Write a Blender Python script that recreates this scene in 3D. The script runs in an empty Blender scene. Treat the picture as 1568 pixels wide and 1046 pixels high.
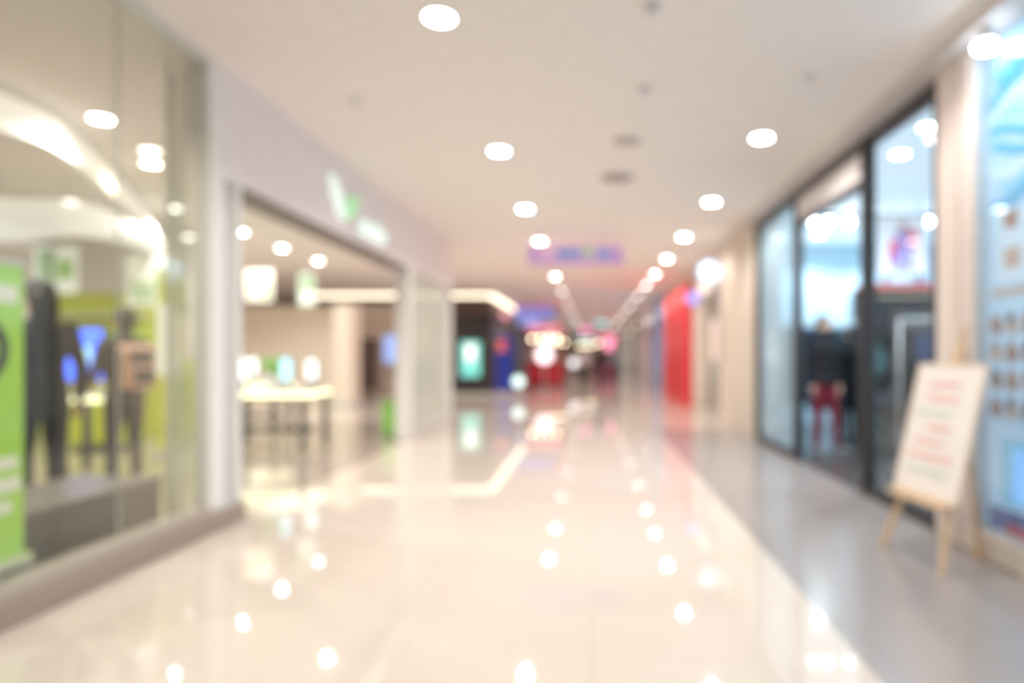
import bpy, bmesh, math, random
from mathutils import Vector, Matrix
random.seed(7)
sc = bpy.context.scene
sc.view_settings.view_transform = 'Standard'
sc.view_settings.look = 'None'
sc.view_settings.exposure = 0.0
H = 3.37  # ceiling height

# ------------------------------------------------------------------ materials
MATS = {}
def mat(name, col=(.8,.8,.8), rough=.5, metal=0., emit=0., ecol=None, spec=.5, noise=0., nscale=8.):
    if name in MATS: return MATS[name]
    m = bpy.data.materials.new(name); m.use_nodes = True
    nt = m.node_tree; p = nt.nodes['Principled BSDF']
    p.inputs['Base Color'].default_value = (*col,1)
    p.inputs['Roughness'].default_value = rough
    p.inputs['Metallic'].default_value = metal
    p.inputs['Specular IOR Level'].default_value = spec
    if emit > 0:
        p.inputs['Emission Color'].default_value = (*(ecol or col),1)
        p.inputs['Emission Strength'].default_value = emit
        if emit < 1.5: m.cycles.emission_sampling = 'NONE'
    # every surface gets a little procedural variation
    tc = nt.nodes.new('ShaderNodeTexCoord'); n = nt.nodes.new('ShaderNodeTexNoise')
    n.inputs['Scale'].default_value = nscale; n.inputs['Detail'].default_value = 1
    nt.links.new(tc.outputs['Object'], n.inputs['Vector'])
    mx = nt.nodes.new('ShaderNodeMix'); mx.data_type='RGBA'
    k = noise if noise>0 else .04
    mx.inputs['A'].default_value = (*[c*(1-k) for c in col],1)
    mx.inputs['B'].default_value = (*[min(1,c*(1+k)) for c in col],1)
    nt.links.new(n.outputs['Fac'], mx.inputs['Factor'])
    nt.links.new(mx.outputs['Result'], p.inputs['Base Color'])
    MATS[name] = m; return m

def tile_mat(name, c1, c2, mortar, size, rough, rot=0, spec=.5):
    m = bpy.data.materials.new(name); m.use_nodes = True
    nt = m.node_tree; p = nt.nodes['Principled BSDF']
    tc = nt.nodes.new('ShaderNodeTexCoord'); b = nt.nodes.new('ShaderNodeTexBrick')
    b.offset = 0; b.inputs['Scale'].default_value = 1
    b.inputs['Brick Width'].default_value = size; b.inputs['Row Height'].default_value = size
    b.inputs['Mortar Size'].default_value = .004
    b.inputs['Color1'].default_value=(*c1,1); b.inputs['Color2'].default_value=(*c2,1); b.inputs['Mortar'].default_value=(*mortar,1)
    nt.links.new(tc.outputs['Object'], b.inputs['Vector'])
    nt.links.new(b.outputs['Color'], p.inputs['Base Color'])
    p.inputs['Roughness'].default_value = rough
    p.inputs['Specular IOR Level'].default_value = spec
    MATS[name]=m; return m

def glass_mat(name, tint=(.95,.97,.95), base=.06, veil=0., vcol=(.9,.9,.85), k=.35):
    m = bpy.data.materials.new(name); m.use_nodes=True
    nt=m.node_tree; nt.nodes.clear()
    out=nt.nodes.new('ShaderNodeOutputMaterial'); tr=nt.nodes.new('ShaderNodeBsdfTransparent')
    gl=nt.nodes.new('ShaderNodeBsdfGlossy'); mx=nt.nodes.new('ShaderNodeMixShader')
    lw=nt.nodes.new('ShaderNodeLayerWeight'); lw.inputs['Blend'].default_value=.18
    ma=nt.nodes.new('ShaderNodeMath'); ma.operation='MULTIPLY_ADD'; ma.inputs[1].default_value=k; ma.inputs[2].default_value=base
    tr.inputs['Color'].default_value=(*tint,1); gl.inputs['Roughness'].default_value=.02
    nt.links.new(lw.outputs['Fresnel'], ma.inputs[0]); nt.links.new(ma.outputs[0], mx.inputs['Fac'])
    nt.links.new(tr.outputs[0], mx.inputs[1]); nt.links.new(gl.outputs[0], mx.inputs[2])
    last=mx
    if veil>0:
        d2=nt.nodes.new('ShaderNodeBsdfDiffuse'); d2.inputs['Color'].default_value=(*vcol,1)
        m2=nt.nodes.new('ShaderNodeMixShader'); m2.inputs['Fac'].default_value=veil
        nt.links.new(mx.outputs[0],m2.inputs[1]); nt.links.new(d2.outputs[0],m2.inputs[2]); last=m2
    nt.links.new(last.outputs[0], out.inputs['Surface'])
    MATS[name]=m; return m

M = mat
floor_beige = tile_mat('floor_beige_tile',(.735,.655,.585),(.72,.64,.57),(.62,.55,.48),.8,.035,spec=.5)
floor_grey  = tile_mat('floor_grey_tile',(.37,.34,.33),(.355,.325,.315),(.30,.275,.26),.6,.2)
floor_shop  = tile_mat('floor_shop_tile',(.42,.365,.325),(.40,.35,.31),(.28,.24,.21),.6,.10)
floor_dark  = tile_mat('floor_charcoal',(.12,.11,.11),(.13,.12,.12),(.07,.07,.07),.6,.15)
ceil_m = M('ceiling_paint',(.93,.88,.845),.8)
white_w = M('white_paint',(.86,.85,.84),.6)
lav = M('lavender_fascia',(.88,.84,.875),.55)
cream = M('cream_wall',(.84,.75,.66),.6)
black = M('black_frame',(.03,.028,.03),.35)
alu = M('aluminium',(.72,.72,.71),.35,.3)
sill_m = M('sill_stone',(.36,.29,.24),.4)
sill2 = M('sill_metal',(.54,.49,.43),.35,.2)
wood = M('light_wood',(.76,.55,.36),.5,noise=.15,nscale=20)
glass_l = glass_mat('glass_left',(.97,.975,.94),.04,.015,(.86,.86,.72),.20)
glass_c = glass_mat('glass_clear',(.96,.98,.97),.05)
glass_b = glass_mat('glass_bluish',(.92,.97,1.0),.03,.02,(.7,.85,1),.15)
frost = glass_mat('glass_frosted',(.9,.93,.9),.08,.40,(.9,.92,.86))
lime = M('lime_green',(.42,.76,.10),.5)
yellowg = M('yellow_green',(.62,.74,.04),.5)
green = M('leaf_green',(.12,.42,.08),.6)

# ------------------------------------------------------------------ mesh builder
class B:
    def __init__(s): s.bm=bmesh.new(); s.mats=[]
    def mi(s,m):
        if m not in s.mats: s.mats.append(m)
        return s.mats.index(m)
    def _tag(s, verts, m, smooth=False):
        i=s.mi(m); fs=set()
        for v in verts:
            for f in v.link_faces: fs.add(f)
        for f in fs: f.material_index=i; f.smooth=smooth
    def box(s,x0,x1,y0,y1,z0,z1,m,bev=0.,rot=None):
        r=bmesh.ops.create_cube(s.bm,size=1.)
        vs=r['verts']
        T=Matrix.Translation(((x0+x1)/2,(y0+y1)/2,(z0+z1)/2))
        if rot is not None: T=T@rot
        T=T@Matrix.Diagonal((abs(x1-x0),abs(y1-y0),abs(z1-z0),1))
        bmesh.ops.transform(s.bm,matrix=T,verts=vs)
        if bev>0:
            es=list({e for v in vs for e in v.link_edges})
            i=s.mi(m)
            for f in {f for v in vs for f in v.link_faces}: f.material_index=i
            bmesh.ops.bevel(s.bm,geom=es,offset=bev,segments=2,affect='EDGES',profile=.5)
            return
        s._tag(vs,m)
    def beam(s,p0,p1,w,d,m):
        p0=Vector(p0);p1=Vector(p1);t=(p1-p0); L=t.length; q=t.to_track_quat('Z','Y').to_matrix().to_4x4()
        r=bmesh.ops.create_cube(s.bm,size=1.); 
        bmesh.ops.transform(s.bm,matrix=Matrix.Translation((p0+p1)/2)@q@Matrix.Diagonal((w,d,L,1)),verts=r['verts']); s._tag(r['verts'],m)
    def cyl(s,p0,p1,r0,r1,m,seg=20,smooth=True):
        p0=Vector(p0);p1=Vector(p1);t=p1-p0
        q=t.to_track_quat('Z','Y').to_matrix().to_4x4()
        r=bmesh.ops.create_cone(s.bm,cap_ends=True,segments=seg,radius1=r0,radius2=max(r1,1e-4),depth=t.length)
        bmesh.ops.transform(s.bm,matrix=Matrix.Translation((p0+p1)/2)@q,verts=r['verts']); s._tag(r['verts'],m,smooth)
        for v in r['verts']:
            for f in v.link_faces:
                if len(f.verts)>4: f.smooth=False
    def sph(s,c,sc_,m,seg=16,rot=None):
        if not hasattr(sc_,'__len__'): sc_=(sc_,)*3
        r=bmesh.ops.create_uvsphere(s.bm,u_segments=seg,v_segments=max(8,seg//2+2),radius=1)
        T=Matrix.Translation(c)
        if rot is not None: T=T@rot
        bmesh.ops.transform(s.bm,matrix=T@Matrix.Diagonal((*sc_,1)),verts=r['verts']); s._tag(r['verts'],m,True)
    def prism(s,pts,axis,a0,a1,m):
        """pts 2d polygon; axis 'x','y','z' extruded a0..a1"""
        def P(u,v,a):
            return {'x':(a,u,v),'y':(u,a,v),'z':(u,v,a)}[axis]
        v0=[s.bm.verts.new(P(u,v,a0)) for u,v in pts]; v1=[s.bm.verts.new(P(u,v,a1)) for u,v in pts]
        i=s.mi(m); n=len(pts); fs=[s.bm.faces.new(v0[::-1]),s.bm.faces.new(v1)]
        for k in range(n): fs.append(s.bm.faces.new((v0[k],v0[(k+1)%n],v1[(k+1)%n],v1[k])))
        for f in fs: f.material_index=i
        bmesh.ops.recalc_face_normals(s.bm,faces=fs)
    def tube(s,pts,rad,m,ref=(1,0,0),seg=12,cap=True):
        pts=[Vector(p) for p in pts]; n=len(pts); rings=[]; ref=Vector(ref)
        for k,p in enumerate(pts):
            t=(pts[min(k+1,n-1)]-pts[max(k-1,0)]).normalized()
            u=(ref-t*ref.dot(t)); 
            if u.length<1e-3: u=Vector((0,0,1))-t*t.z
            u.normalize(); v=t.cross(u)
            r=rad[k]; 
            if not hasattr(r,'__len__'): r=(r,r)
            rings.append([s.bm.verts.new(p+u*math.cos(a)*r[0]+v*math.sin(a)*r[1]) for a in [2*math.pi*j/seg for j in range(seg)]])
        i=s.mi(m); fs=[]
        for k in range(n-1):
            for j in range(seg):
                fs.append(s.bm.faces.new((rings[k][j],rings[k][(j+1)%seg],rings[k+1][(j+1)%seg],rings[k+1][j])))
        if cap: fs.append(s.bm.faces.new(rings[0][::-1])); fs.append(s.bm.faces.new(rings[-1]))
        for f in fs: f.material_index=i; f.smooth=True
        bmesh.ops.recalc_face_normals(s.bm,faces=fs)
    def done(s,name,loc=(0,0,0),rotz=0,parent=None):
        me=bpy.data.meshes.new(name); s.bm.to_mesh(me); s.bm.free()
        for m in s.mats: me.materials.append(m)
        o=bpy.data.objects.new(name,me); sc.collection.objects.link(o)
        o.location=loc; o.rotation_euler=(0,0,rotz)
        if parent: o.parent=parent
        return o

# ------------------------------------------------------------------ room shell
Y0,Y1=-5.,58.; XL,XR=-12.,9.
b=B()
t=-.12
def fz(x0,x1,y0,y1,m): b.box(x0,x1,y0,y1,t,0,m)
fz(-2.7,1.11,Y0,Y1,floor_beige)
fz(1.11,2.46,Y0,11.2,floor_grey)
fz(1.11,2.46,11.2,Y1,floor_beige)
fz(XL,-2.7,Y0,12.7,floor_shop)
fz(XL,-2.7,12.7,Y1,floor_beige)
fz(2.46,XR,Y0,4.45,floor_beige); fz(2.46,XR,4.45,12.8,floor_dark); fz(2.46,XR,12.8,Y1,floor_beige)
b.done('floor')
b=B(); b.box(XL,XR,Y0,Y1,H,H+.12,ceil_m); b.done('ceiling')
b=B(); b.box(XL-.12,XL,Y0,Y1,0,H,cream); b.done('wall_left')
b=B(); b.box(XR,XR+.12,Y0,Y1,0,H,cream); b.done('wall_right')
b=B(); b.box(XL,XR,Y1,Y1+.12,0,H,M('end_wall',(.45,.36,.30),.6)); b.done('wall_far')
b=B(); b.box(XL,XR,Y0-.12,Y0,0,H,cream); b.done('wall_back')

# ------------------------------------------------------------------ downlights
ring_m=M('downlight_ring',(.9,.88,.85),.4)
WARM=(1,.95,.90); NEU=(1,.98,.955); COOL=(.84,.93,1)
def downlight(x,y,power=80,col=WARM,r=.088,z=H,e=38):
    bb=B()
    seg=28; prof=[(r+.024,0),(r+.024,-.005),(r+.004,-.008),(r,-.004)]
    vs=[[bb.bm.verts.new((R*math.cos(a),R*math.sin(a),zz)) for a in [2*math.pi*k/seg for k in range(seg)]] for R,zz in prof]
    i=bb.mi(ring_m)
    for k in range(len(prof)-1):
        for j in range(seg):
            f=bb.bm.faces.new((vs[k][j],vs[k][(j+1)%seg],vs[k+1][(j+1)%seg],vs[k+1][j])); f.material_index=i; f.smooth=True
    # slightly domed luminous diffuser
    lm=M('diffuser_%d_%d'%(int(col[2]*100),int(e)),(1,1,1),.4,emit=e,ecol=col)
    li=bb.mi(lm); seg2=14; ring=[bb.bm.verts.new((r*math.cos(a),r*math.sin(a),-.006)) for a in [2*math.pi*k/seg2 for k in range(seg2)]]
    c=bb.bm.verts.new((0,0,-.016))
    for k in range(seg2):
        f=bb.bm.faces.new((ring[(k+1)%seg2],ring[k],c)); f.material_index=li
    o=bb.done('downlight',(x,y,z))
    l=bpy.data.lights.new('lamp','SPOT'); l.spot_size=math.radians(150); l.spot_blend=.5; l.shadow_soft_size=.03; l.energy=power; l.color=col
    lo=bpy.data.objects.new('lamp',l); sc.collection.objects.link(lo); lo.parent=o; lo.location=(0,0,-.05)
    return o
for k in range(-2,6): downlight(-.95,4.09+2.67*k)
for k in range(-2,7): downlight(1.66,3.70+2.65*k)
for k in range(7): downlight(-.95,21.4+5.0*k,110,e=20)
for k in range(7): downlight(1.66,23.2+5.0*k,110,e=26)
# left store
for x,y,p,c in [(-4.38,5.84,150,NEU),(-4.85,7.2,60,(1,.85,.65)),(-5.98,9.38,140,NEU),(-6.0,11.2,110,NEU),(-6.08,12.85,110,NEU),
              (-6.1,14.6,110,NEU),(-7.8,13.0,110,NEU),(-10.3,12.7,110,NEU),(-4.2,4.3,130,(1,.88,.72)),(-4.0,9.9,50,(1,.9,.75)),(-9.,8.,170,NEU),(-7.2,5.2,150,(1,.88,.70)),(-4.2,2.,120,NEU),
              (-5,18,90,WARM),(-8,18.5,100,WARM),(-5.8,25,80,WARM)]:
    downlight(x,y,p,c,.085,e=30)

# ceiling fittings
b=B(); b.cyl((0,0,0),(0,0,-.02),.2,.19,M('vent_grey',(.56,.51,.48),.5)); 
for r in (.16,.11,.06): b.cyl((0,0,-.02),(0,0,-.022-.002*(.2-r)*10),r,r-.02,M('vent_dark',(.38,.34,.32),.5))
b.done('ceiling_air_vent',(.31,7.75,H))
b=B(); b.cyl((0,0,0),(0,0,-.02),.14,.13,M('vent_grey')); b.cyl((0,0,-.02),(0,0,-.026),.11,.10,M('vent_lt',(.66,.60,.56),.5)); b.done('ceiling_speaker',(.35,6.45,H))
for x,y in [(.42,5.17),(.37,3.95)]:
    b=B(); b.cyl((0,0,0),(0,0,-.025),.06,.055,white_w); b.cyl((0,0,-.025),(0,0,-.05),.045,.03,M('detector_body',(.74,.72,.78),.4)); b.done('smoke_detector',(x,y,H))
for x,y in [(-1.95,5.4),(1.66,4.95),(-1.95,9.0)]:
    b=B(); b.cyl((0,0,0),(0,0,-.01),.04,.036,alu); b.cyl((0,0,-.01),(0,0,-.04),.012,.01,alu); b.cyl((0,0,-.04),(0,0,-.044),.022,.022,alu); b.done('fire_sprinkler',(x,y,H))

# hanging sign
def rects(b, org,u,v,w,h,items,n):
    org=Vector(org);u=Vector(u);v=Vector(v);n=Vector(n)
    for k,(a0,a1,b0,b1,m) in enumerate(items):
        P=[org+u*(w*x)+v*(h*y)+n*(.002+.0006*k) for x,y in ((a0,b0),(a1,b0),(a1,b1),(a0,b1))]
        vs=[b.bm.verts.new(p) for p in P]; f=b.bm.faces.new(vs); f.material_index=b.mi(m)
pinkp=M('sign_pink',(.86,.56,.77),.5,emit=.22,ecol=(.9,.55,.78)); purp=M('sign_purple',(.56,.36,.80),.5,emit=.18); blu=M('sign_blue',(.28,.40,.8),.5,emit=.2); grn=M('sign_green',(.4,.7,.5),.5,emit=.2)
b=B(); b.box(-1.13,.58,11.6,11.66,2.88,3.24,pinkp,bev=.01)
for x in (-.9,.35): b.cyl((x,11.63,3.23),(x,11.63,H),.008,.008,alu,8)
rects(b,(-1.13,11.598,2.88),(1,0,0),(0,0,1),1.71,.36,[(0,1,0,.25,purp),(.02,.12,.35,.85,purp),(.3,.55,.3,.8,blu),(.58,.68,.35,.85,grn),(.72,.86,.3,.8,blu),(.88,.97,.3,.8,purp)],(0,-1,0))
b.done('hanging_directory_sign')

# ------------------------------------------------------------------ LEFT STORE FRONT (x=-2.7)
X=-2.7
b=B(); b.box(X-.16,X+.04,Y0,5.05,0,.13,sill_m,bev=.012); b.box(X-.10,X,Y0,4.7,.13,.19,sill2); b.done('trim_sill_left')
b=B(); b.box(X-.30,X,4.8,12.7,2.56,H,lav); b.box(X-.29,X-.01,5.05,9.6,2.53,2.56,M('track_dark',(.16,.13,.12),.4)); b.done('wall_left_fascia')
b=B(); b.box(X-.12,X+.005,4.62,4.80,.14,H,white_w,bev=.01); b.box(X-.10,X,4.98,5.05,.0,2.56,white_w,bev=.006); b.box(X-.11,X+.0,4.70,5.05,.0,.14,alu); b.done('trim_post_left')
b=B()
b.box(X-.06,X-.045,Y0+.1,3.797,.19,H-.06,glass_l); b.box(X-.06,X-.045,3.803,4.62,.19,H-.06,glass_l); b.box(X-.058,X-.047,3.797,3.803,.19,H-.06,alu)
b.box(X-.1,X,Y0,4.62,H-.06,H,alu); b.done('window_1')
b=B(); b.box(X-.07,X-.055,4.80,4.98,.14,2.56,glass_mat('glass_edge_white',(.95,.96,.94),.06,.7,(.9,.9,.88))); b.done('window_2')
b=B(); b.box(X-.18,X+.01,9.60,9.82,0,2.56,white_w,bev=.01); b.box(X-.16,X,12.58,12.70,0,2.56,white_w,bev=.01); b.box(X-.14,X,9.82,12.58,0,.12,alu); b.done('trim_post_entrance')
b=B(); b.box(X-.09,X-.075,9.82,12.58,.12,2.56,frost); b.done('window_3')
b=B(); b.box(-2.91,-2.78,4.50,4.515,.02,3.2,frost); b.box(-2.925,-2.91,4.49,4.53,0,3.3,alu); b.done('glass_partition')

# backlit logo
leafe=M('logo_green',(.35,.8,.4),.5,emit=.35,ecol=(.55,.95,.6)); whe=M('logo_white',(.85,1,.93),.5,emit=.5,ecol=(.82,1,.92))
b=B()
b.prism([(6.72,3.13),(6.88,3.08),(7.02,2.95),(7.10,2.72),(6.94,2.76),(6.80,2.90)],'x',X,X+.04,whe)
b.prism([(7.12,2.74),(7.16,2.92),(7.30,3.03),(7.50,3.08),(7.42,2.88),(7.28,2.78)],'x',X,X+.04,leafe)
b.done('leaf_logo_sign')
def text(name,body,size,loc,rot,m,ext=.01,parent=None):
    c=bpy.data.curves.new(name,'FONT'); c.body=body; c.size=size; c.extrude=ext
    o=bpy.data.objects.new(name,c); sc.collection.objects.link(o)
    bpy.context.view_layer.update()
    me=bpy.data.meshes.new_from_object(o); bpy.data.objects.remove(o)
    me.materials.clear(); me.materials.append(m)
    o=bpy.data.objects.new(name,me); sc.collection.objects.link(o); o.location=loc; o.rotation_euler=rot
    if parent: o.parent=parent
    return o
text('letter_sign','studio',.36,(X+.02,7.6,2.68),(math.pi/2,0,math.pi/2),whe,.02)

# green roll-up banner
dk=M('charcoal',(.05,.055,.055),.5); wp=M('print_white',(.88,.92,.86),.5)
b=B(); b.box(-2.90,-2.885,2.60,3.32,.26,1.70,lime); b.box(-2.97,-2.83,2.60,3.32,.2,.26,alu,bev=.01); b.box(-2.91,-2.875,2.59,3.33,1.70,1.73,alu); b.cyl((-2.935,2.96,.26),(-2.935,2.96,1.7),.01,.01,alu,8)
b.box(-3.05,-2.87,2.75,2.79,0,.2,alu); b.box(-3.05,-2.87,3.13,3.17,0,.2,alu)
rects(b,(-2.885,2.60,.26),(0,1,0),(0,0,1),.72,1.44,[(.35,.95,.87,.93,wp),(.45,.95,.30,.34,wp),(.4,.97,.22,.27,wp),(.4,.9,.15,.19,wp)],(1,0,0))
b.cyl((-2.885,3.06,1.28),(-2.878,3.06,1.28),.17,.17,dk,32); b.cyl((-2.878,3.06,1.28),(-2.875,3.06,1.28),.11,.11,lime,32)
for k in (-1,1): b.box(-2.874,-2.872,3.06-.02,3.06+.02,1.28+k*.04-.02,1.28+k*.04+.02,dk)
b.done('roll_up_banner')

# dark display plinth in window
pl=M('plinth_taupe',(.11,.095,.085),.5); plt=M('plinth_top',(.20,.18,.165),.35)
b=B(); b.box(-3.55,-2.95,3.38,4.48,.02,.40,pl,bev=.01); b.box(-3.56,-2.94,3.37,4.49,.40,.43,plt,bev=.008); b.box(-3.5,-2.97,3.42,4.45,0,.02,black); b.done('window_display_plinth')

# store curved ceiling ribbons
rib=M('ribbon_white',(.94,.93,.90),.5,emit=.4,ecol=(1,.99,.95))
def catmull(P,n=10):
    out=[]
    P=[P[0]]+P+[P[-1]]
    for i in range(1,len(P)-2):
        for k in range(n):
            t=k/n; a,b_,c,d=P[i-1],P[i],P[i+1],P[i+2]
            out.append([.5*((2*b_[j])+(-a[j]+c[j])*t+(2*a[j]-5*b_[j]+4*c[j]-d[j])*t*t+(-a[j]+3*b_[j]-3*c[j]+d[j])*t**3) for j in range(len(a))])
    out.append(list(P[-2])); return out
def ribbon(name,P,th=.05):
    b=B(); S=catmull([list(p) for p in P]); i=b.mi(rib); rows=[]
    for k,(x,y,z,hh) in enumerate(S):
        n=Vector((1,.25,0)).normalized()*th/2
        rows.append([b.bm.verts.new(Vector((x,y,z+dz))+n*sg) for sg,dz in ((1,-hh/2),(1,hh/2),(-1,hh/2),(-1,-hh/2))])
    for k in range(len(rows)-1):
        for j in range(4):
            f=b.bm.faces.new((rows[k][j],rows[k][(j+1)%4],rows[k+1][(j+1)%4],rows[k+1][j])); f.material_index=i; f.smooth=False
    b.bm.faces.new(rows[0]); b.bm.faces.new(rows[-1][::-1])
    bmesh.ops.recalc_face_normals(b.bm,faces=b.bm.faces[:])
    for k in range(2,len(S),8):
        b.cyl((S[k][0],S[k][1],S[k][2]),(S[k][0],S[k][1],H),.006,.006,alu,6)
    return b.done(name)
ribbon('curved_ceiling_ribbon',[(-4.7,4.6,3.18,.30),(-4.62,5.1,3.16,.28),(-4.78,5.95,3.19,.26),(-5.64,8.,3.12,.22),(-6.3,9.4,2.98,.2),(-7.2,11.4,2.80,.2)])
ribbon('curved_ceiling_ribbon',[(-7.8,6.6,2.82,.5),(-6.8,7.5,2.82,.5),(-6.25,8.0,2.92,.42),(-6.5,9.5,2.95,.30),(-7.3,12,2.92,.25)])

# store interior furniture
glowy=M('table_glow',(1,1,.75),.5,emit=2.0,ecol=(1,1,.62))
tabw=M('table_white',(.9,.9,.84),.3)
def display_table(x0,x1,y0,y1,z=.80):
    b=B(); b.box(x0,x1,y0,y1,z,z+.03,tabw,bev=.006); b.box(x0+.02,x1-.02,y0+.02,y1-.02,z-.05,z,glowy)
    for x in (x0+.08,x1-.08):
        for y in (y0+.08,y1-.08): b.box(x-.035,x+.035,y-.035,y+.035,0,z-.05,black,bev=.004)
    b.box(x0+.08,x1-.08,(y0+y1)/2-.02,(y0+y1)/2+.02,.2,.26,black)
    return b.done('display_table')
display_table(-5.65,-4.95,6.75,7.3,.82)
display_table(-5.05,-3.75,8.6,9.5,.76)
display_table(-6.3,-5.1,10.6,11.3,.78)
scrblue=M('screen_blue',(.05,.12,.9),.3,emit=2.2,ecol=(.07,.18,1)); scrw=M('screen_white',(1,1,1),.3,emit=1.2,ecol=(.88,.96,1)); scrt=M('screen_teal',(.2,.8,.75),.3,emit=.6,ecol=(.25,.85,.75))
scrc=M('screen_cyan',(.4,.8,1),.3,emit=1.1,ecol=(.5,.85,1))
def monitor(name,x,y,z,w,h,m,face=-1,inner=None):
    b=B(); b.box(-w/2,w/2,-.015,.015,.12,.12+h,black,bev=.005)
    b.box(-w/2+.015,w/2-.015,-.018,-.016,.135,.12+h-.015,m)
    if inner: b.box(-w/6,w/6,-.020,-.0185,.12+h*.35,.12+h*.65,inner)
    b.cyl((0,.02,0),(0,.02,.2),.02,.02,black,10); b.cyl((0,.02,0),(0,.02,.012),.09,.085,black,20)
    return b.done(name,(x,y,z))
monitor('display_monitor',-5.42,7.0,.85,.42,.58,scrblue,inner=scrc)
for x,m in ((-4.75,scrw),(-4.15,scrc)): monitor('tablet_stand',x,8.9,.79,.17,.32,m)
monitor('tablet_stand',-3.93,9.2,.79,.18,.30,scrw)
monitor('tablet_stand',-5.7,10.9,.81,.3,.3,scrw)
def potted(name,x,y,z,s,pot=white_w,leaf=green):
    b=B(); b.cyl((0,0,0),(0,0,.14*s),.06*s,.085*s,pot); b.cyl((0,0,.14*s),(0,0,.145*s),.078*s,.078*s,M('soil',(.05,.03,.02),.9))
    for k in range(26):
        a=random.random()*6.28; L=(.14+.12*random.random())*s; e=.4+random.random()*.9
        d=Vector((math.cos(a)*math.cos(e),math.sin(a)*math.cos(e),math.sin(e)))
        p=Vector((0,0,.14*s)); side=d.cross(Vector((0,0,1))).normalized()*.022*s
        q=[p,p+d*L*.55+side,p+d*L-Vector((0,0,.02*s)),p+d*L*.55-side]
        f=b.bm.faces.new([b.bm.verts.new(v) for v in q]); f.material_index=b.mi(leaf)
    return b.done(name,(x,y,z))
lf=M('fresh_leaf',(.40,.80,.22),.5)
potted('potted_plant',-4.50,9.25,.79,1.5,leaf=lf); potted('potted_plant',-4.30,9.1,.79,1.1,leaf=lf)
# lime feature wall with shelves
b=B(); b.box(-9.2,-7.15,10.8,10.9,0,2.3,yellowg); b.box(-7.15,-6.55,10.8,10.9,0,1.2,yellowg); b.box(-7.15,-6.55,10.8,10.9,1.2,H,white_w); b.box(-9.2,-7.15,10.8,10.9,2.3,H,white_w)
for z in (.9,1.4,1.9): b.box(-9.0,-7.3,10.55,10.8,z,z+.03,tabw)
for k in range(12):
    x=-8.9+.13*k; b.box(x,x+.08,10.6,10.7,.93,1.15,M('pack_%d'%(k%3),[(.2,.5,.1),(.85,.85,.8),(.1,.2,.3)][k%3],.5)); b.box(x,x+.07,10.6,10.7,1.43,1.63,M('pack_%d'%((k+1)%3)))
b.done('lime_feature_shelf_wall')
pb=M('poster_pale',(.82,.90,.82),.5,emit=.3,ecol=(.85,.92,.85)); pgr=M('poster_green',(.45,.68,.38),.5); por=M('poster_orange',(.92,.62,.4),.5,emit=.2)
def hanging_banner(x0,x1,y,z0,z1,m,items):
    b=B(); b.box(x0,x1,y,y+.02,z0,z1,m); b.box(x0-.01,x1+.01,y-.005,y+.025,z1,z1+.02,alu)
    for x in (x0+.05,x1-.05): b.cyl((x,y+.01,z1+.02),(x,y+.01,H),.003,.003,alu,6)
    rects(b,(x0,y,z0),(1,0,0),(0,0,1),x1-x0,z1-z0,items,(0,-1,0)); b.done('hanging_banner')
hanging_banner(-6.9,-6.2,9.7,2.0,2.75,pb,[(.1,.6,.1,.5,pgr),(.3,.9,.6,.9,wp),(.65,.9,.1,.4,scrc)])
hanging_banner(-7.6,-7.0,8.9,2.1,2.75,pb,[(.1,.5,.2,.9,pgr),(.55,.9,.3,.7,lf)])
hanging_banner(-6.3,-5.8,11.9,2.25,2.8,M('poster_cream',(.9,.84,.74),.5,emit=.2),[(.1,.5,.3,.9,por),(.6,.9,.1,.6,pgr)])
hanging_banner(-5.5,-5.2,12.3,2.2,2.8,pb,[(.1,.9,.5,.9,pgr)])
# lime info columns / cabinet
b=B(); b.box(-5.45,-5.18,8.2,8.35,.0,2.35,yellowg,bev=.01); b.box(-5.44,-5.19,8.19,8.2,1.0,1.9,pb); b.box(-5.5,-5.13,8.15,8.4,0,.06,alu); b.done('lime_display_column')
b=B(); b.box(-4.72,-4.45,7.9,8.3,.05,.78,lime,bev=.01); b.box(-4.74,-4.43,7.88,8.32,.78,.81,tabw); b.box(-4.70,-4.47,7.92,8.28,0,.05,black); b.box(-4.60,-4.57,7.885,7.9,.4,.6,alu); b.done('lime_cabinet')
b=B(); b.box(-7.1,-6.3,8.9,9.3,.05,.85,yellowg,bev=.01); b.box(-7.12,-6.28,8.88,9.32,.85,.88,tabw); b.box(-7.0,-6.4,8.95,9.25,0,.05,black); b.done('lime_counter')
b=B(); b.box(-3.22,-2.95,10.05,10.35,.03,.5,M('bin_green',(.3,.65,.15),.4),bev=.02); b.box(-3.23,-2.94,10.04,10.36,.5,.56,M('bin_lid',(.1,.35,.05),.4),bev=.015); b.box(-3.19,-2.98,10.08,10.32,0,.03,black); b.done('waste_bin')
# rear partition
b=B(); b.box(-12,-6.45,17,17.12,0,2.5,M('beige_partition',(.86,.75,.64),.6)); b.box(-12,-6.45,16.98,17.14,2.5,2.54,white_w); b.done('wall_left_partition')
b=B(); b.box(-6.4,-5.95,16.2,16.9,0,2.55,M('beige_column',(.88,.78,.66),.5),bev=.02); b.box(-6.42,-5.93,16.18,16.92,0,.1,alu); b.done('beige_column')

# linear light (L-shape) suspended just under the ceiling
strip=M('strip_light',(1,.95,.8),.5,emit=3.2,ecol=(1,.87,.66))
b=B(); b.box(-9.5,-3.3,22,22.16,H-.13,H-.05,strip); b.box(-3.46,-3.3,22.16,40,H-.13,H-.05,strip)
b.box(-9.52,-3.28,21.98,22.18,H-.05,H,white_w); b.box(-3.48,-3.28,22.18,40,H-.05,H,white_w); b.done('linear_ceiling_light')

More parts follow.
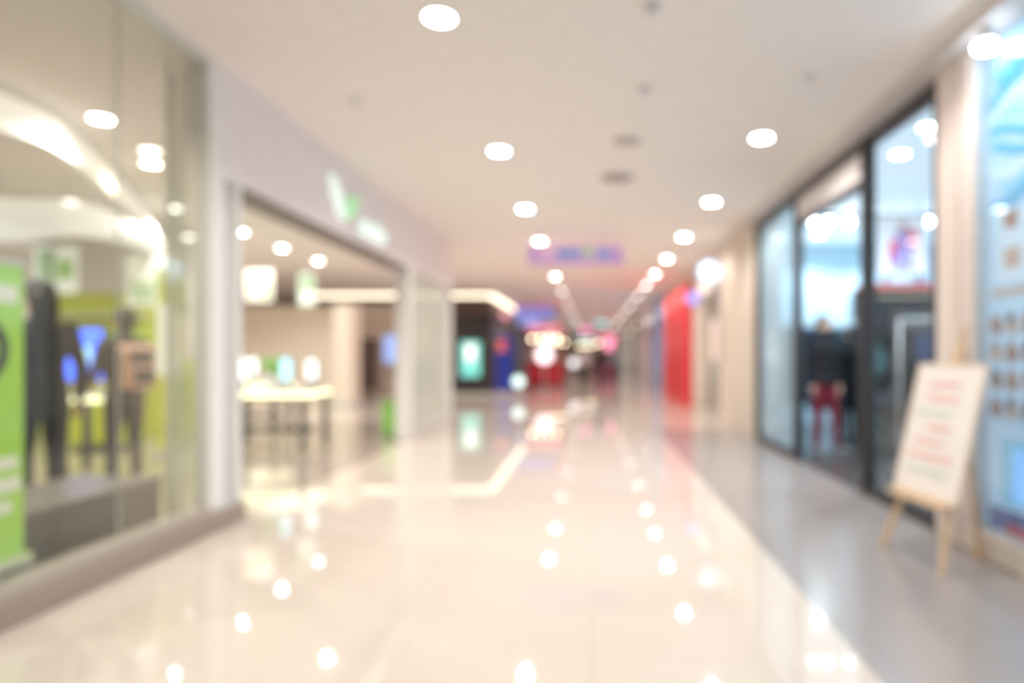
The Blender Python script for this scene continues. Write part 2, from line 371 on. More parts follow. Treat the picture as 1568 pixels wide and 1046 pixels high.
# ------------------------------------------------------------------ RIGHT SIDE
X=2.46
b=B(); b.box(2.30,2.6,Y0,9.8,3.22,H,M('fascia_grey',(.66,.61,.59),.5)); b.box(2.28,2.30,Y0,9.8,3.30,H,white_w); b.done('trim_fascia_right')
b=B()
for y,w in ((9.66,.10),(7.86,.08),(5.86,.09),(4.62,.07)): b.box(X-.01,X+.10,y,y+w,0,3.22,black,bev=.004)
b.box(X,X+.09,4.69,9.66,3.12,3.22,black); b.box(X,X+.09,5.95,7.86,2.80,2.86,black)
b.box(X,X+.09,4.69,5.86,0,.08,black); b.box(X,X+.09,7.94,9.66,0,.08,black)
b.box(X+.02,X+.07,5.95,7.86,2.86,3.12,M('header_panel',(.84,.79,.79),.5))
fr=b.done('black_shopfront_frame')
b=B(); b.box(X+.04,X+.052,4.69,5.86,.08,3.12,glass_b); b.done('window_4',parent=fr)
b=B(); b.box(X+.04,X+.052,7.94,9.66,.08,3.12,glass_mat('glass_whitish',(.86,.95,1.0),.03,.30,(.72,.90,1.0),.15)); b.done('window_5',parent=fr)
pinkcol=M('pink_beige_column',(.84,.74,.69),.5)
b=B(); b.box(X-.03,X+.35,4.20,4.60,0,3.22,pinkcol,bev=.01); b.box(X-.04,X,4.30,4.33,0,3.22,M('pink_dark',(.66,.56,.51),.5)); b.box(X+.35,XR,4.35,4.55,0,H,white_w); b.done('wall_right_column')
bluew=M('blue_wall',(.58,.80,.93),.6)
b=B(); b.box(X+.1,XR,12.14,12.26,0,H,bluew); b.done('wall_right_shop_rear')
b=B(); b.box(6.6,6.72,4.56,12.1,0,H,bluew); b.done('wall_right_shop_side')
# glowing panels added to give the clothes shop a bright blue-white look
lum=M('added_blue_glow',(.85,.94,1),.5,emit=.55,ecol=(.72,.90,1))
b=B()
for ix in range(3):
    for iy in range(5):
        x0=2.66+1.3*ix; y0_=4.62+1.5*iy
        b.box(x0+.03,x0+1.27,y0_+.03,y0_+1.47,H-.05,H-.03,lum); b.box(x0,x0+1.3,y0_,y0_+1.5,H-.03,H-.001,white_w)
b.done('added_glow_panels')
for x,y,p in [(3.17,6.7,130),(3.05,5.9,110),(5.2,6.5,130),(5.4,9.6,130),(3.9,11.2,120),(5.4,11.2,120)]: downlight(x,y,p,COOL,.08,H-.05,e=18)
# globe light rail
ge=M('globe_lamp',(1,1,1),.4,emit=14,ecol=(.93,.97,1))
b=B(); b.box(3.1,5.1,9.47,9.51,3.28,3.31,black)
for x in (3.24,3.45,3.75,4.0,4.23,4.54,4.9): b.cyl((x,9.49,3.28),(x,9.49,3.24),.02,.035,black,12); b.sph((x,9.49,3.2),.055,ge,12)
for x in (3.3,4.9): b.cyl((x,9.49,3.31),(x,9.49,H-.05),.008,.008,black,8)
b.done('globe_light_rail')
def garment(b,x,y,zt,w,L,m,alongx=True):
    pts=[(-w*.12,0),(-w*.5,-.08),(-w*.46,-.30),(-w*.38,-.28),(-w*.42,-L),(w*.42,-L),(w*.38,-.28),(w*.46,-.30),(w*.5,-.08),(w*.12,0)]
    if alongx: b.prism([(x+u,zt+v) for u,v in pts],'y',y-.02,y+.02,m)
    else: b.prism([(y+u,zt+v) for u,v in pts],'x',x-.02,x+.02,m)
    b.cyl((x,y,zt-.01),(x,y,zt+.06),.005,.005,alu,6)
gm=[M('cloth_black',(.015,.017,.022),.8),M('cloth_navy',(.02,.04,.09),.8),M('cloth_teal',(.04,.10,.13),.8),M('cloth_grey',(.18,.2,.23),.8),M('cloth_white',(.75,.78,.8),.8),M('cloth_char',(.05,.05,.06),.8)]
def rack(x0,x1,y,zt,L,seed,cols):
    random.seed(seed); b=B(); b.cyl((x0,y,zt),(x1,y,zt),.014,.014,alu,10)
    for x in (x0,x1): b.cyl((x,y,0),(x,y,zt),.014,.014,alu,10); b.cyl((x,y-.22,.015),(x,y+.22,.015),.014,.014,alu,10)
    x=x0+.08
    while x<x1-.06:
        garment(b,x,y,zt-.07,.42,L*(.85+.25*random.random()),gm[random.choice(cols)],False); x+=.065
    b.done('clothes_rack')
rack(3.40,4.65,7.2,1.65,1.1,1,[0,1,0,5]); rack(4.2,5.6,8.9,1.5,.95,2,[0,1,2,5]); rack(3.0,4.7,10.8,1.8,1.3,3,[0,1,5,2]); rack(3.1,4.6,5.75,1.5,1.1,5,[0,1,2])
redm=M('shelf_red',(.75,.12,.10),.5)
b=B(); b.box(3.38,3.42,7.9,8.3,0,2.08,black); b.box(4.62,4.66,7.9,8.3,0,2.08,black); b.box(3.36,4.68,7.88,8.32,2.06,2.13,redm,bev=.004); b.box(3.42,4.62,8.27,8.3,0,2.06,M('back_slate',(.10,.16,.20),.6))
for z in (.15,.6,1.05,1.5): b.box(3.42,4.62,7.92,8.27,z,z+.025,black)
random.seed(4)
for z in (.175,.625,1.075,1.525):
    x=3.46
    while x<4.45:
        hh=.1+.2*random.random(); b.box(x,x+.15,7.95,8.22,z,z+hh,random.choice([g for g in gm if g.name!='cloth_white']),bev=.01); x+=.19
b.done('clothes_shelf_unit')
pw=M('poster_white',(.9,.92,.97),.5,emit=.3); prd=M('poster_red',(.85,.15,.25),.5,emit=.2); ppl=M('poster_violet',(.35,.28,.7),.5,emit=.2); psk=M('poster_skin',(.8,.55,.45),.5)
b=B(); b.box(3.52,4.12,8.0,8.03,2.25,2.95,pw,bev=.004)
rects(b,(3.52,8.0,2.25),(1,0,0),(0,0,1),.6,.7,[(.35,.65,.35,.75,ppl),(.2,.4,.2,.6,prd),(.6,.8,.45,.8,prd),(.4,.6,.75,.92,psk),(.3,.5,.05,.35,ppl),(.55,.7,.05,.35,ppl)],(0,-1,0))
for x in (3.6,4.04): b.cyl((x,8.015,2.95),(x,8.015,H-.05),.004,.004,alu,6)
b.box(3.6,3.64,7.99,8.04,2.13,2.26,black); b.box(4.0,4.04,7.99,8.04,2.13,2.26,black); b.done('framed_poster')
b=B(); b.box(4.9,5.9,12.04,12.12,.1,2.4,M('mirror_pale',(.75,.88,.95),.15)); 
for x in (4.86,5.9): b.box(x,x+.05,12.02,12.13,0,2.45,black)
b.box(4.86,5.95,12.02,12.13,2.4,2.46,black); b.done('fitting_mirror')

# second window (near right)
b=B(); b.box(X-.04,X+.10,Y0,4.20,0,.16,M('sill_cream',(.80,.72,.64),.4),bev=.01); b.box(X-.01,X+.06,4.16,4.20,.16,3.22,alu,bev=.004); b.box(X,X+.03,2.9,2.95,.16,3.22,alu); b.done('trim_sill_right')
b=B(); b.box(X+.012,X+.022,Y0,2.9,.16,3.22,glass_b); b.box(X+.012,X+.022,2.95,4.16,.16,3.22,glass_b); b.done('window_6')
paleb=M('pale_blue_panel',(.50,.70,.88),.5,emit=.30,ecol=(.60,.80,1)); cy=M('print_cyan',(.08,.48,.80),.5,emit=.15); cy2=M('print_sky',(.32,.70,.92),.5,emit=.2); navy=M('print_navy',(.12,.18,.50),.5); pr=M('print_red',(.8,.12,.15),.5); br=M('print_brown',(.50,.26,.18),.5); tan=M('print_tan',(.84,.60,.48),.5)  # self-glow put into panel and blue prints to brighten this window
ice=M('print_ice',(.74,.86,.97),.5,emit=.25,ecol=(.75,.88,1))
b=B(); b.box(X+.06,X+.10,1.0,4.15,.16,3.2,paleb)
b.box(X+.11,X+.2,1.0,4.15,0,.3,alu); b.box(X+.05,X+.11,1.0,4.15,.16,.17,alu)
XP=X+.06
random.seed(11)
for k in range(11):
    z=2.20+.09*k; m=(cy,cy2,ice,cy)[k%4]; y0=2.4+.3*random.random(); 
    pts=[(y0+.12*j, z+.06*math.sin(j*.9+k*.7)) for j in range(14)]
    pts=[(y,zz) for y,zz in pts if y<4.12]
    poly=pts+[(y,zz+.06) for y,zz in pts[::-1]]
    b.prism(poly,'x',XP-.008-.0004*k,XP,m)
for (y0,y1,z0,z1,m) in [(3.55,4.05,1.70,2.12,ice),(3.85,3.97,2.02,2.12,br),(3.82,3.97,1.78,1.9,tan),(2.8,3.5,1.6,2.1,ice),(3.6,4.1,1.62,1.66,tan),(3.1,4.12,.18,.32,navy),(3.1,3.95,.18,.24,pr),(3.55,4.0,.35,.75,cy2),(3.7,3.9,.38,.7,ice),(2.7,3.4,.4,.9,ice)]: 
    b.box(XP-.010 if m in (br,tan,pr) else XP-.006,XP,y0,y1,z0,z1,m)
for r in range(4):
    for c in range(8):
        y=4.05-.15*c; z=.92+.17*r
        b.cyl((XP,y,z),(XP-.015,y,z),.05,.048,(br,tan,br)[(r*2+c)%3],14)
        b.cyl((XP-.014,y,z+.045),(XP-.018,y,z+.045),.034,.034,(br,gm[5],br)[(r+c)%3],10)
b.done('window_poster_display')
b=B(); b.cyl((0,0,-.10),(0,0,0),.06,.035,alu,20); b.cyl((0,0,0),(0,0,.01),.02,.02,alu,12); b.sph((0,0,-.10),(.065,.065,.035),M('spot_lens',(1,1,1),.3,emit=30,ecol=(.9,.96,1)))
b.done('track_spotlight',(2.375,3.93,3.21))
downlight(3.4,3.0,120,COOL,.08,H)

# easel with menu board
ink=M('ink_pink',(.90,.54,.52),.6); inkg=M('ink_grey',(.66,.74,.68),.6); paper=M('board_paper',(.93,.89,.86),.5)
b=B()
ap=Vector((2.235,3.98,1.34))
tl=Vector((2.16,4.27,1.19)); tr=Vector((2.20,3.66,1.19)); bl=Vector((2.0,4.29,.40)); br_=Vector((2.06,3.68,.40))
ux=(br_-bl).normalized(); uz=(tl-bl).normalized(); nn=uz.cross(ux).normalized()
if nn.x>0: nn=-nn
w=(br_-bl).length; h=(tl-bl).length
R3=Matrix((( ux.x,nn.x,uz.x),(ux.y,nn.y,uz.y),(ux.z,nn.z,uz.z))).to_4x4()
c=(bl+br_)/2+uz*h/2
def pb_(cu,cv,off,wu,wv,th,m):
    r=bmesh.ops.create_cube(b.bm,size=1.); p=c+ux*cu+uz*cv+nn*off
    bmesh.ops.transform(b.bm,matrix=Matrix.Translation(p)@R3@Matrix.Diagonal((wu,th,wv,1)),verts=r['verts']); b._tag(r['verts'],m)
pb_(0,0,0,w,h,.012,paper)
for s_ in (-1,1): pb_(s_*(w/2),0,0,.02,h+.02,.018,M('board_rim',(.85,.72,.6),.5)); pb_(0,s_*h/2,0,w+.02,.02,.018,M('board_rim'))
random.seed(3)
for k in range(7):
    v=h/2-.12-k*.09; ww=w*(.35+.35*random.random()); pb_(-.02+random.uniform(-.06,.06),v,.009,ww,.028,.002,(ink,ink,inkg,ink)[k%4] )
pb_(0,-h/2-.03,.03,w*.9,.03,.07,wood)
f1=Vector((1.92,4.30,0)); f2=Vector((2.0,3.72,0)); bk=Vector((2.39,4.02,0))
off=-nn*.03
b.beam(f1,ap+off,.030,.036,wood); b.beam(f2,ap+off,.030,.036,wood); b.beam(bk,ap+off,.028,.034,wood)
q1=f1.lerp(ap,.28)+off*.3; q2=f2.lerp(ap,.28)+off*.3; b.beam(q1,q2,.03,.02,wood)
b.beam(c-uz*(h/2+.02)+off,ap+uz*.1+off,.03,.02,wood)
b.done('easel_menu_board')

# further right: ribbed cream wall
b=B(); b.box(X,X+.4,9.8,12.3,0,H,cream)
for k in range(9): b.box(X-.05,X,9.86+.27*k,9.95+.27*k,0,H,M('cream_fin',(.88,.78,.68),.5),bev=.006)
b.done('wall_right_ribbed')
def shopfront(name,side,x,y0,y1,jamb,back,lit=None,fascia=None,sign=False):
    b=B(); s=side; fa=fascia or jamb
    def bx(a0,a1,ya,yb,z0,z1,m,bev=0): 
        xa,xb=sorted((x+s*a0,x+s*a1)); b.box(xa,xb,ya,yb,z0,z1,m,bev)
    bx(0,.25,y0,y1,2.6,H,fa); bx(0,.25,y0,y0+.2,0,2.6,jamb,.01); bx(0,.25,y1-.2,y1,0,2.6,jamb,.01)
    bx(1.4,1.5,y0,y1,0,H,back); bx(.25,1.4,y0,y0+.06,0,H,back); bx(.25,1.4,y1-.06,y1,0,H,back)
    n=max(1,int((y1-y0-.4)/1.5)); st=(y1-y0-.4)/n
    for k in range(n):
        ya=y0+.2+k*st
        if k!=n//2: bx(.08,.1,ya,ya+st,.1,2.6,glass_c); bx(.05,.13,ya,ya+st,0,.1,alu)
        bx(.05,.13,ya-.02,ya+.02,0,2.6,alu)
        if lit: bx(1.36,1.4,ya+.2,ya+st-.2,.9,2.2,lit)
        bx(.7,1.1,ya+.3,ya+st-.3,0,.85,white_w,.01); 
    if lit and sign: bx(-.03,0,y0+(y1-y0)*.3,y0+(y1-y0)*.6,2.82,3.05,lit)
    return b.done(name)
litw=M('lightbox_warm',(1,.9,.8),.5,emit=1.0,ecol=(1,.9,.78)); litp=M('lightbox_pink',(1,.5,.6),.5,emit=.8,ecol=(1,.35,.5)); litb=M('lightbox_blue',(.35,.5,1),.5,emit=.9,ecol=(.35,.5,1)); litc=M('lightbox_cyan',(.5,1,1),.5,emit=.9,ecol=(.5,1,1))
red=M('red_panel',(.85,.04,.06),.4); brown=M('dark_brown',(.15,.10,.08),.5); dark=M('near_black',(.04,.035,.04),.5)
shopfront('cream_shopfront',1,X,12.3,15.8,cream,M('warm_back',(.85,.74,.63),.5),litw)
b=B(); b.box(X-.12,X+.5,15.9,21.0,0,3.08,red,bev=.01); b.box(X-.14,X-.12,17.3,18.6,0,2.3,M('red_dark',(.6,.03,.04),.4)); b.box(X-.16,X-.12,16.3,20.5,2.55,2.9,M('red_sign',(1,.15,.15),.4,emit=.2,ecol=(1,.15,.15)))
b.box(X-.05,X+.5,15.85,21.1,3.08,H,cream); b.done('wall_right_red')
shopfront('blue_grey_shopfront',1,X,21.1,26.,M('bluegrey',(.36,.46,.68),.5),M('pale_back',(.8,.8,.85),.5),litb)
shopfront('white_shopfront',1,X,26.,32.,white_w,M('warm_back'),litp)
shopfront('brown_shopfront',1,X,32.,39.,brown,M('warm_back'),litw,sign=True)
shopfront('cream_corner_shopfront',1,X,39.,48.,cream,M('pale_back'),litw)
shopfront('dark_corner_shopfront',1,X,48.,57.9,dark,M('warm_back'),litw,sign=True)
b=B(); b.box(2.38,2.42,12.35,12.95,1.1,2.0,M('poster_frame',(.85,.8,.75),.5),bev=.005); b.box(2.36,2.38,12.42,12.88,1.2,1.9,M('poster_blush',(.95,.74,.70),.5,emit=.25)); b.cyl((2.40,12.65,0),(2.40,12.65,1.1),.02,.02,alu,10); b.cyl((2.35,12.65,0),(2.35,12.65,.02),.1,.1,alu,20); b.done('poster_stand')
rimb=M('rim_blue',(.25,.45,.85),.4,emit=.2)
def round_sign(name,x,y,z,r,m,arm_to,rimm=rimb,inner=None):
    b=B(); b.cyl((x,y-.05,z),(x,y+.05,z),r,r,rimm,36); b.cyl((x,y-.056,z),(x,y-.05,z),r*.85,r*.85,m,36); b.cyl((x,y+.05,z),(x,y+.056,z),r*.85,r*.85,m,36)
    if inner: b.prism([(x-r*.45,z-r*.35),(x,z+r*.55),(x+r*.45,z-r*.35),(x,z-r*.05)],'y',y-.062,y-.056,inner)
    b.cyl((x,y,z),arm_to,.02,.02,rimm,10); return b.done(name)
round_sign('round_projecting_sign',2.18,12.0,2.78,.21,M('sign_glow',(.75,.9,1),.4,emit=.5,ecol=(.72,.92,1)),(2.46,12.0,2.78),inner=M('sign_inner',(.1,.4,.8),.5,emit=.2))
round_sign('round_projecting_sign',2.22,14.2,2.50,.16,M('sign_violet',(.45,.35,1),.4,emit=.9,ecol=(.5,.40,1)),(2.46,14.2,2.50))

# left far
XB=-3.3
b=B(); b.box(-9,-5.8,24,24.15,0,H-.2,M('beige_partition')); b.box(-5.8,XB-.3,24,24.15,0,H-.2,brown); b.box(-5.5,-3.8,23.98,24,2.3,2.8,M('sign_dim',(.4,.3,.22),.5)); b.box(-7.6,-6.9,23.97,24,1.0,2.0,litb); b.box(-8.8,-7.8,23.6,23.98,0,1.9,brown,bev=.02); b.done('wall_left_far_front')
shopfront('dark_shopfront',-1,XB-.3,24.2,31,dark,brown,litp,brown,sign=True)
shopfront('navy_shopfront',-1,XB-.3,31,38,M('navy',(.03,.05,.2),.5),dark,litb,sign=True)
shopfront('brown_cafe_front',-1,XB-.3,38,46,brown,M('warm_back'),litw,sign=True)
shopfront('cream_far_shopfront',-1,XB-.3,46,57.9,cream,M('warm_back'),litc)
b=B(); b.box(-4.45,-3.15,20.6,21.2,0.08,2.6,dark,bev=.02); b.box(-4.1,-3.5,20.57,20.6,.6,1.7,scrt); b.box(-3.95,-3.65,20.56,20.57,1.1,1.6,scrw); b.box(-4.5,-3.1,20.55,21.25,2.6,2.75,brown,bev=.01); b.box(-4.5,-3.1,20.55,21.25,0,.08,alu); b.done('digital_display_totem')
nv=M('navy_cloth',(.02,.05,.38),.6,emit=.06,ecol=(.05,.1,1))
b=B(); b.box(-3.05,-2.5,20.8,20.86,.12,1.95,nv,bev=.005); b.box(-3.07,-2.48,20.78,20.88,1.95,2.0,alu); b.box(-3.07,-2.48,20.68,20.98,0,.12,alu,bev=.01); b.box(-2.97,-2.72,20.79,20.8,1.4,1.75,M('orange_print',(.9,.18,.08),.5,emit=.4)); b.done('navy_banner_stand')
def lolly(name,x,y,z,r,m):
    b=B(); b.cyl((x,y,0),(x,y,.03),.2,.19,alu,24); b.cyl((x,y,.03),(x,y,z-r),.025,.025,alu,10); b.cyl((x,y-.05,z),(x,y+.05,z),r,r,alu,32); b.cyl((x,y-.056,z),(x,y-.05,z),r*.92,r*.92,m,32); b.done(name)
lolly('round_light_sign',-1.75,24.5,1.28,.33,M('sign_pinkwhite',(1,.85,.88),.4,emit=2,ecol=(1,.80,.84)))
lolly('round_light_sign',-2.2,19.8,.48,.17,M('sign_cyanwhite',(.8,1,1),.4,emit=1.6,ecol=(.7,1,1)))
lolly('round_light_sign',-.75,28,.95,.18,M('sign_w',(.9,.95,1),.4,emit=1.5,ecol=(.9,.95,1)))
def kiosk(name,x0,x1,y0,y1,body,top,sign,lamp):
    b=B(); b.box(x0,x1,y0,y1,.08,1.0,body,bev=.02); b.box(x0-.04,x1+.04,y0-.04,y1+.04,1.0,1.05,top,bev=.01); b.box(x0+.05,x1-.05,y0+.05,y1-.05,0,.08,black)
    for x in (x0+.06,x1-.06):
        for y in (y0+.06,y1-.06): b.box(x-.03,x+.03,y-.03,y+.03,1.05,2.2,body)
    b.box(x0-.1,x1+.1,y0-.1,y1+.1,2.2,2.5,body,bev=.02); b.box(x0+.1,x1-.1,y0-.13,y0-.1,2.25,2.45,sign)
    n=4
    for k in range(n):
        x=x0+.2+(x1-x0-.4)*k/(n-1); b.cyl((x,y0+.15,2.2),(x,y0+.15,2.0),.005,.005,black,6); b.sph((x,y0+.15,1.95),.06,lamp,10)
    random.seed(int(y0))
    for k in range(5):
        x=x0+.2+(x1-x0-.4)*k/4; b.cyl((x,y0+.3,1.05),(x,y0+.3,1.2+.15*random.random()),.05,.035,random.choice((redm,lime,white_w,br)),12)
    b.done(name)
kl=M('kiosk_lamp',(1,.85,.6),.4,emit=14,ecol=(1,.82,.55))
kiosk('drinks_kiosk',-2.6,-1.2,26.5,28.5,M('kiosk_red',(.65,.04,.06),.5),M('kiosk_top',(.5,.35,.25),.4),litp,kl)
kiosk('snack_kiosk',-2.6,-1.2,34,36,brown,M('kiosk_top'),litw,kl)
kiosk('gift_kiosk',.2,1.5,36,38,M('kiosk_rose',(.6,.1,.22),.5),white_w,litp,kl)
kiosk('juice_kiosk',-1.0,.3,44,46,brown,M('kiosk_top'),litc,kl)
def ceil_sign(x0,x1,y,z0,z1,m,m2):
    b=B(); b.box(x0,x1,y,y+.06,z0,z1,m,bev=.01); b.box(x0+.1,x1-.1,y-.01,y,z0+.06,z1-.06,m2)
    for x in (x0+.15,x1-.15): b.cyl((x,y+.03,z1),(x,y+.03,H),.008,.008,alu,6)
    b.done('ceiling_hung_sign')
ceil_sign(-2.9,-1.4,24.8,2.62,3.12,M('sign_bluegrey',(.15,.2,.75),.5,emit=.4),M('sign_lilac',(.35,.35,.9),.5,emit=.4))
ceil_sign(.2,1.1,38,3.0,3.28,M('sign_cy',(.3,.7,.7),.5,emit=.5),litc)
ceil_sign(-3.1,-2.3,30,2.5,3.0,M('sign_dkblue',(.1,.12,.4),.5,emit=.2),litb)
ceil_sign(-.6,.1,33,2.35,2.75,M('sign_magenta',(.6,.1,.5),.5,emit=.3),litp)
round_sign('round_projecting_sign',.8,28,1.75,.30,M('sign_hotpink',(1,.35,.5),.4,emit=1.3,ecol=(1,.38,.56)),(.8,28,H),rimm=M('rim_red',(.8,.05,.1),.4,emit=.3))
for x,y in ((-5.2,20.7),(-5.9,21.2),(-2.9,23.2)):
    potted('potted_plant',x,y,0,3.6,pot=brown,leaf=M('dark_leaf',(.06,.12,.04),.6))

# ------------------------------------------------------------------ PEOPLE
skin_m=M('skin',(.72,.47,.35),.55); hair_m=M('hair_black',(.02,.015,.012),.55); eyew=M('eye_white',(.9,.9,.88),.3); eyed=M('eye_dark',(.03,.02,.02),.3); lip=M('lips',(.55,.22,.2),.5)
def person(name,loc,head_deg,Ht,top,bottom,shoe,pose='stand',hairlen='short',pack=None,longtop=False):
    s=Ht/1.765; V=Vector; bb=B()
    dummy=skin_m
    P={}
    for sg,k in ((-1,'L'),(1,'R')):
        P['sh'+k]=V((sg*.175,0,1.42)); P['hip'+k]=V((sg*.085,0,.90))
        if pose=='reach': P['el'+k]=V((sg*.235,.03,1.15)); P['wr'+k]=V((sg*.17,.26,1.06))
        elif pose=='walk':
            f=.16*sg; P['el'+k]=V((sg*.235,f*.5-.03,1.15)); P['wr'+k]=V((sg*.235,f*1.2+.02,.93))
        else: P['el'+k]=V((sg*.24,-.03,1.14)); P['wr'+k]=V((sg*.25,.03,.90))
        if pose=='walk' and k=='L': P['kn'+k]=V((-.09,.17,.52)); P['an'+k]=V((-.09,.26,.11)); P['to'+k]=V((-.10,.40,.06))
        elif pose=='walk': P['kn'+k]=V((.09,.02,.49)); P['an'+k]=V((.09,-.24,.13)); P['to'+k]=V((.10,-.11,.04))
        elif pose=='lean' and k=='L': P['kn'+k]=V((-.12,.10,.50)); P['an'+k]=V((-.16,.08,.085)); P['to'+k]=V((-.2,.21,.04))
        else: P['kn'+k]=V((sg*.10,.015,.50)); P['an'+k]=V((sg*.105,-.02,.085)); P['to'+k]=V((sg*.125,.12,.04))
    segs=[]
    hem=.80 if longtop else .90
    tz=[hem,.95,1.05,1.15,1.28,1.38,1.45,1.50]
    tr_=[(.175,.125),(.168,.12),(.152,.108),(.145,.105),(.163,.118),(.172,.112),(.13,.085),(.062,.06)]
    bb.tube([(0,(-.01 if z<1.1 else 0),z) for z in tz],tr_,dummy,seg=20)
    segs.append(('top',V((0,0,hem)),V((0,0,1.47)),.14))
    bb.sph((0,-.01,.90),(.158,.11,.11),dummy,16); segs.append(('bottom',V((-.07,0,hem-.08)),V((.07,0,hem-.08)),.10))
    bb.tube([(0,-.01,1.45),(0,.01,1.58)],[.058,.052],dummy); segs.append(('skin',V((0,0,1.525)),V((0,.03,1.75)),.07))
    bb.sph((0,.015,1.655),(.076,.095,.110),dummy,20); bb.sph((0,.045,1.590),(.052,.058,.052),dummy,16)
    bb.tube([(0,.098,1.668),(0,.125,1.628),(0,.10,1.622)],[.010,.016,.010],dummy,seg=8)
    for sg in (-1,1): bb.sph((sg*.078,.01,1.645),(.012,.022,.032),dummy,10)
    for k,sg in (('L',-1),('R',1)):
        sh,el,wr=P['sh'+k],P['el'+k],P['wr'+k]
        bb.sph(sh,.062,dummy,12)
        bb.tube([sh,sh.lerp(el,.5),el,el.lerp(wr,.35),wr],[.060,.053,.046,.044,.034],dummy)
        bb.sph(el,.045,dummy,12); segs.append(('top',sh,el,.055)); segs.append(('top',el,wr,.045))
        d=(wr-el).normalized(); hand=wr+d*.05
        segs.append(('skin',wr+d*.035,wr+d*.09,.03))
        wv=V((0,1,0)) if abs(d.y)<.6 else V((-sg,0,0)); wv=(wv-d*wv.dot(d)).normalized(); nv_=d.cross(wv)
        if abs(d.y)<.6:
            if nv_.x*sg>0: nv_=-nv_
        elif nv_.z>0: nv_=-nv_
        bb.tube([wr-d*.01,wr+d*.03,wr+d*.07,wr+d*.095],[(.026,.020),(.034,.017),(.042,.016),(.038,.013)],dummy,ref=wv)
        P['hand'+k]=(wr,d,wv,nv_)
        hp,kn,an,to=P['hip'+k],P['kn'+k],P['an'+k],P['to'+k]
        bb.tube([hp+V((0,0,.04)),hp.lerp(kn,.4),kn,kn.lerp(an,.3),an+(kn-an)*.15,an],[.092,.084,.062,.062,.048,.046],dummy)
        bb.sph(kn,.062,dummy,12); segs.append(('bottom',hp,kn,.08)); segs.append(('bottom',kn,an.lerp(kn,.12),.055))
        fd=(to-an); fd.z=0; fd.normalize()
        heel=V((an.x,an.y,an.z-.045))-fd*.025
        bb.tube([heel-fd*.02,heel+fd*.05,to+fd*.0,to+fd*.05],[(.034,.034),(.040,.042),(.044,.028),(.026,.018)],dummy,ref=(1,0,0)); segs.append(('shoe',heel,to,.04))
    me0=bpy.data.meshes.new('tmp'); bb.bm.to_mesh(me0); bb.bm.free()
    o=bpy.data.objects.new('tmp',me0); sc.collection.objects.link(o)
    md=o.modifiers.new('r','REMESH'); md.mode='VOXEL'; md.voxel_size=.011
    ms=o.modifiers.new('s','SMOOTH'); ms.factor=.5; ms.iterations=3
    bpy.context.view_layer.update()
    me=bpy.data.meshes.new_from_object(o.evaluated_get(bpy.context.evaluated_depsgraph_get())); bpy.data.objects.remove(o)
    bb=B(); lut={'top':top,'bottom':bottom,'skin':skin_m,'shoe':shoe}
    for k in ('skin','top','bottom','shoe'): bb.mi(lut[k])
    bb.bm.from_mesh(me)
    def dist(p,a,c):
        ab=c-a; t_=max(0,min(1,(p-a).dot(ab)/max(1e-6,ab.length_squared))); return (p-a-ab*t_).length
    for f in bb.bm.faces:
        p=f.calc_center_median(); best=min(segs,key=lambda q:dist(p,q[1],q[2])-q[3]); lab=best[0]
        if lab=='bottom' and p.z>hem and abs(p.x)<.2: lab='top'
        if lab=='top' and p.z<hem and abs(p.x)<.19: lab='bottom'
        f.material_index=bb.mats.index(lut[lab]); f.smooth=True
    for k in ('L','R'):
        wr,d,wv,nv_=P['hand'+k]; base=wr+d*.085
        for i,(L,o_) in enumerate(((.066,.029),(.078,.010),(.072,-.009),(.055,-.027))):
            a=base+wv*o_; p1=a+(d*.96+nv_*.15)*L*.42; p2=p1+(d*.8+nv_*.5)*L*.33; p3=p2+(d*.55+nv_*.75)*L*.28
            bb.tube([a-d*.01,p1,p2,p3],[.0088,.0082,.0075,.006],skin_m,seg=8)
        a=wr+d*.03+wv*.028; p1=a+(d*.6+wv*.65+nv_*.2)*.032; p2=p1+(d*.85+wv*.25+nv_*.3)*.028
        bb.tube([a-wv*.012,p1,p2],[.012,.0098,.0075],skin_m,seg=8)
    for sg in (-1,1):
        bb.sph((sg*.030,.099,1.660),(.013,.008,.008),eyew,10); bb.sph((sg*.030,.105,1.660),(.006,.004,.006),eyed,8)
        bb.tube([(sg*.016,.106,1.684),(sg*.030,.104,1.688),(sg*.046,.093,1.683)],[.003,.0035,.002],hair_m,seg=6)
    bb.tube([(-.022,.094,1.595),(0,.103,1.597),(.022,.094,1.595)],[.003,.006,.003],lip,seg=8)
    bb.sph((0,-.010,1.683),(.088,.100,.098),hair_m,20)
    bb.sph((0,.035,1.725),(.068,.066,.045),hair_m,14)
    if hairlen=='long':
        bb.tube([(0,-.045,1.70),(0,-.065,1.60),(0,-.075,1.50),(0,-.10,1.40)],[(.085,.06),(.088,.05),(.085,.035),(.06,.02)],hair_m)
    elif hairlen=='bun': bb.sph((0,-.12,1.70),.045,hair_m,12)
    else: bb.tube([(0,-.03,1.68),(0,-.05,1.60),(0,-.045,1.57)],[(.080,.055),(.068,.038),(.05,.02)],hair_m)
    bb.tube([(0,0,1.475),(0,.002,1.505)],[(.072,.068),(.064,.062)],top,seg=18)
    bb.tube([(0,-.01,hem-.012),(0,-.01,hem+.03)],[(.178,.128),(.174,.124)],top,seg=24)
    if pack:
        pm,pm2=pack
        bb.box(-.15,.15,-.30,-.13,1.0,1.42,pm,bev=.05); bb.box(-.11,.11,-.345,-.29,1.03,1.22,pm2,bev=.025)
        bb.tube([(-.03,-.2,1.41),(0,-.2,1.46),(.03,-.2,1.41)],[.008,.008,.008],pm2,seg=6)
        for sg in (-1,1): bb.tube([(sg*.09,-.14,1.40),(sg*.10,-.06,1.49),(sg*.105,.06,1.46),(sg*.11,.125,1.32),(sg*.14,.05,1.12),(sg*.14,-.14,1.05)],[(.022,.008)]*6,pm2,seg=8)
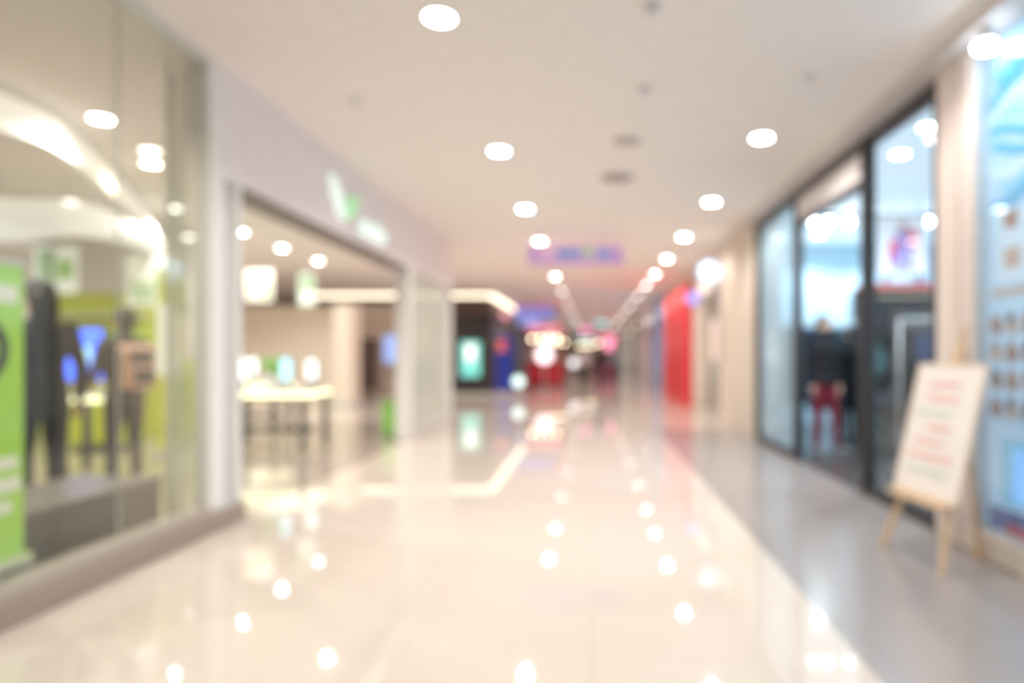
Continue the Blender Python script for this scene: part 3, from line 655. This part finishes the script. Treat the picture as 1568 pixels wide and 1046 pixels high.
    zmin=min(v.co.z for v in bb.bm.verts)
    bmesh.ops.translate(bb.bm,verts=bb.bm.verts,vec=(0,0,-zmin)); bmesh.ops.scale(bb.bm,verts=bb.bm.verts,vec=(s,s,s))
    return bb.done(name,loc,math.radians(head_deg))
blk=M('wear_black',(.015,.015,.02),.8); olive=M('wear_olive',(.085,.08,.07),.8,noise=.6,nscale=25); pk=M('pack_grey',(.11,.095,.09),.7,noise=.5,nscale=20); pk2=M('pack_dark',(.04,.035,.035),.7); drk=M('trouser_dark',(.03,.03,.035),.8); wine=M('trouser_wine',(.22,.018,.04),.8); shoeb=M('shoe_black',(.02,.02,.02),.4); shoew=M('shoe_grey',(.3,.3,.32),.4); greyw=M('wear_grey',(.25,.25,.28),.8); whw=M('wear_white',(.75,.73,.72),.8)
person('woman_in_black',(-4.03,4.78,0),60,1.80,blk,blk,shoeb,'stand','long',longtop=True)
person('man_with_backpack',(-4.25,5.95,0),62,1.68,olive,drk,shoeb,'reach','short',pack=(pk,pk2))
person('shopper_in_wine_trousers',(2.98,8.4,0),-150,1.76,blk,wine,shoew,'lean','short')
person('shopper_in_black',(3.72,9.35,0),20,1.66,blk,drk,shoeb,'stand','bun')
person('walking_woman',(.35,23,0),180,1.66,blk,drk,shoeb,'walk','long')
person('walking_man',(.95,26.5,0),10,1.74,greyw,drk,shoeb,'walk','short')
person('walking_shopper',(-.35,29,0),170,1.68,whw,drk,shoeb,'walk','short')

# ------------------------------------------------------------------ world + camera
w=bpy.data.worlds.new('world'); sc.world=w; w.use_nodes=True
w.node_tree.nodes['Background'].inputs[0].default_value=(1,.95,.9,1); w.node_tree.nodes['Background'].inputs[1].default_value=.3
cd=bpy.data.cameras.new('camera'); cam=bpy.data.objects.new('camera',cd); sc.collection.objects.link(cam)
cam.location=(0,0,1.25); cam.rotation_euler=(math.pi/2,0,0)
cd.sensor_width=36; cd.lens=22.96; cd.shift_x=-.0772; cd.shift_y=.014
cd.clip_start=.05; cd.clip_end=200
cd.dof.use_dof=True; cd.dof.focus_distance=.5; cd.dof.aperture_fstop=1.9
sc.camera=cam
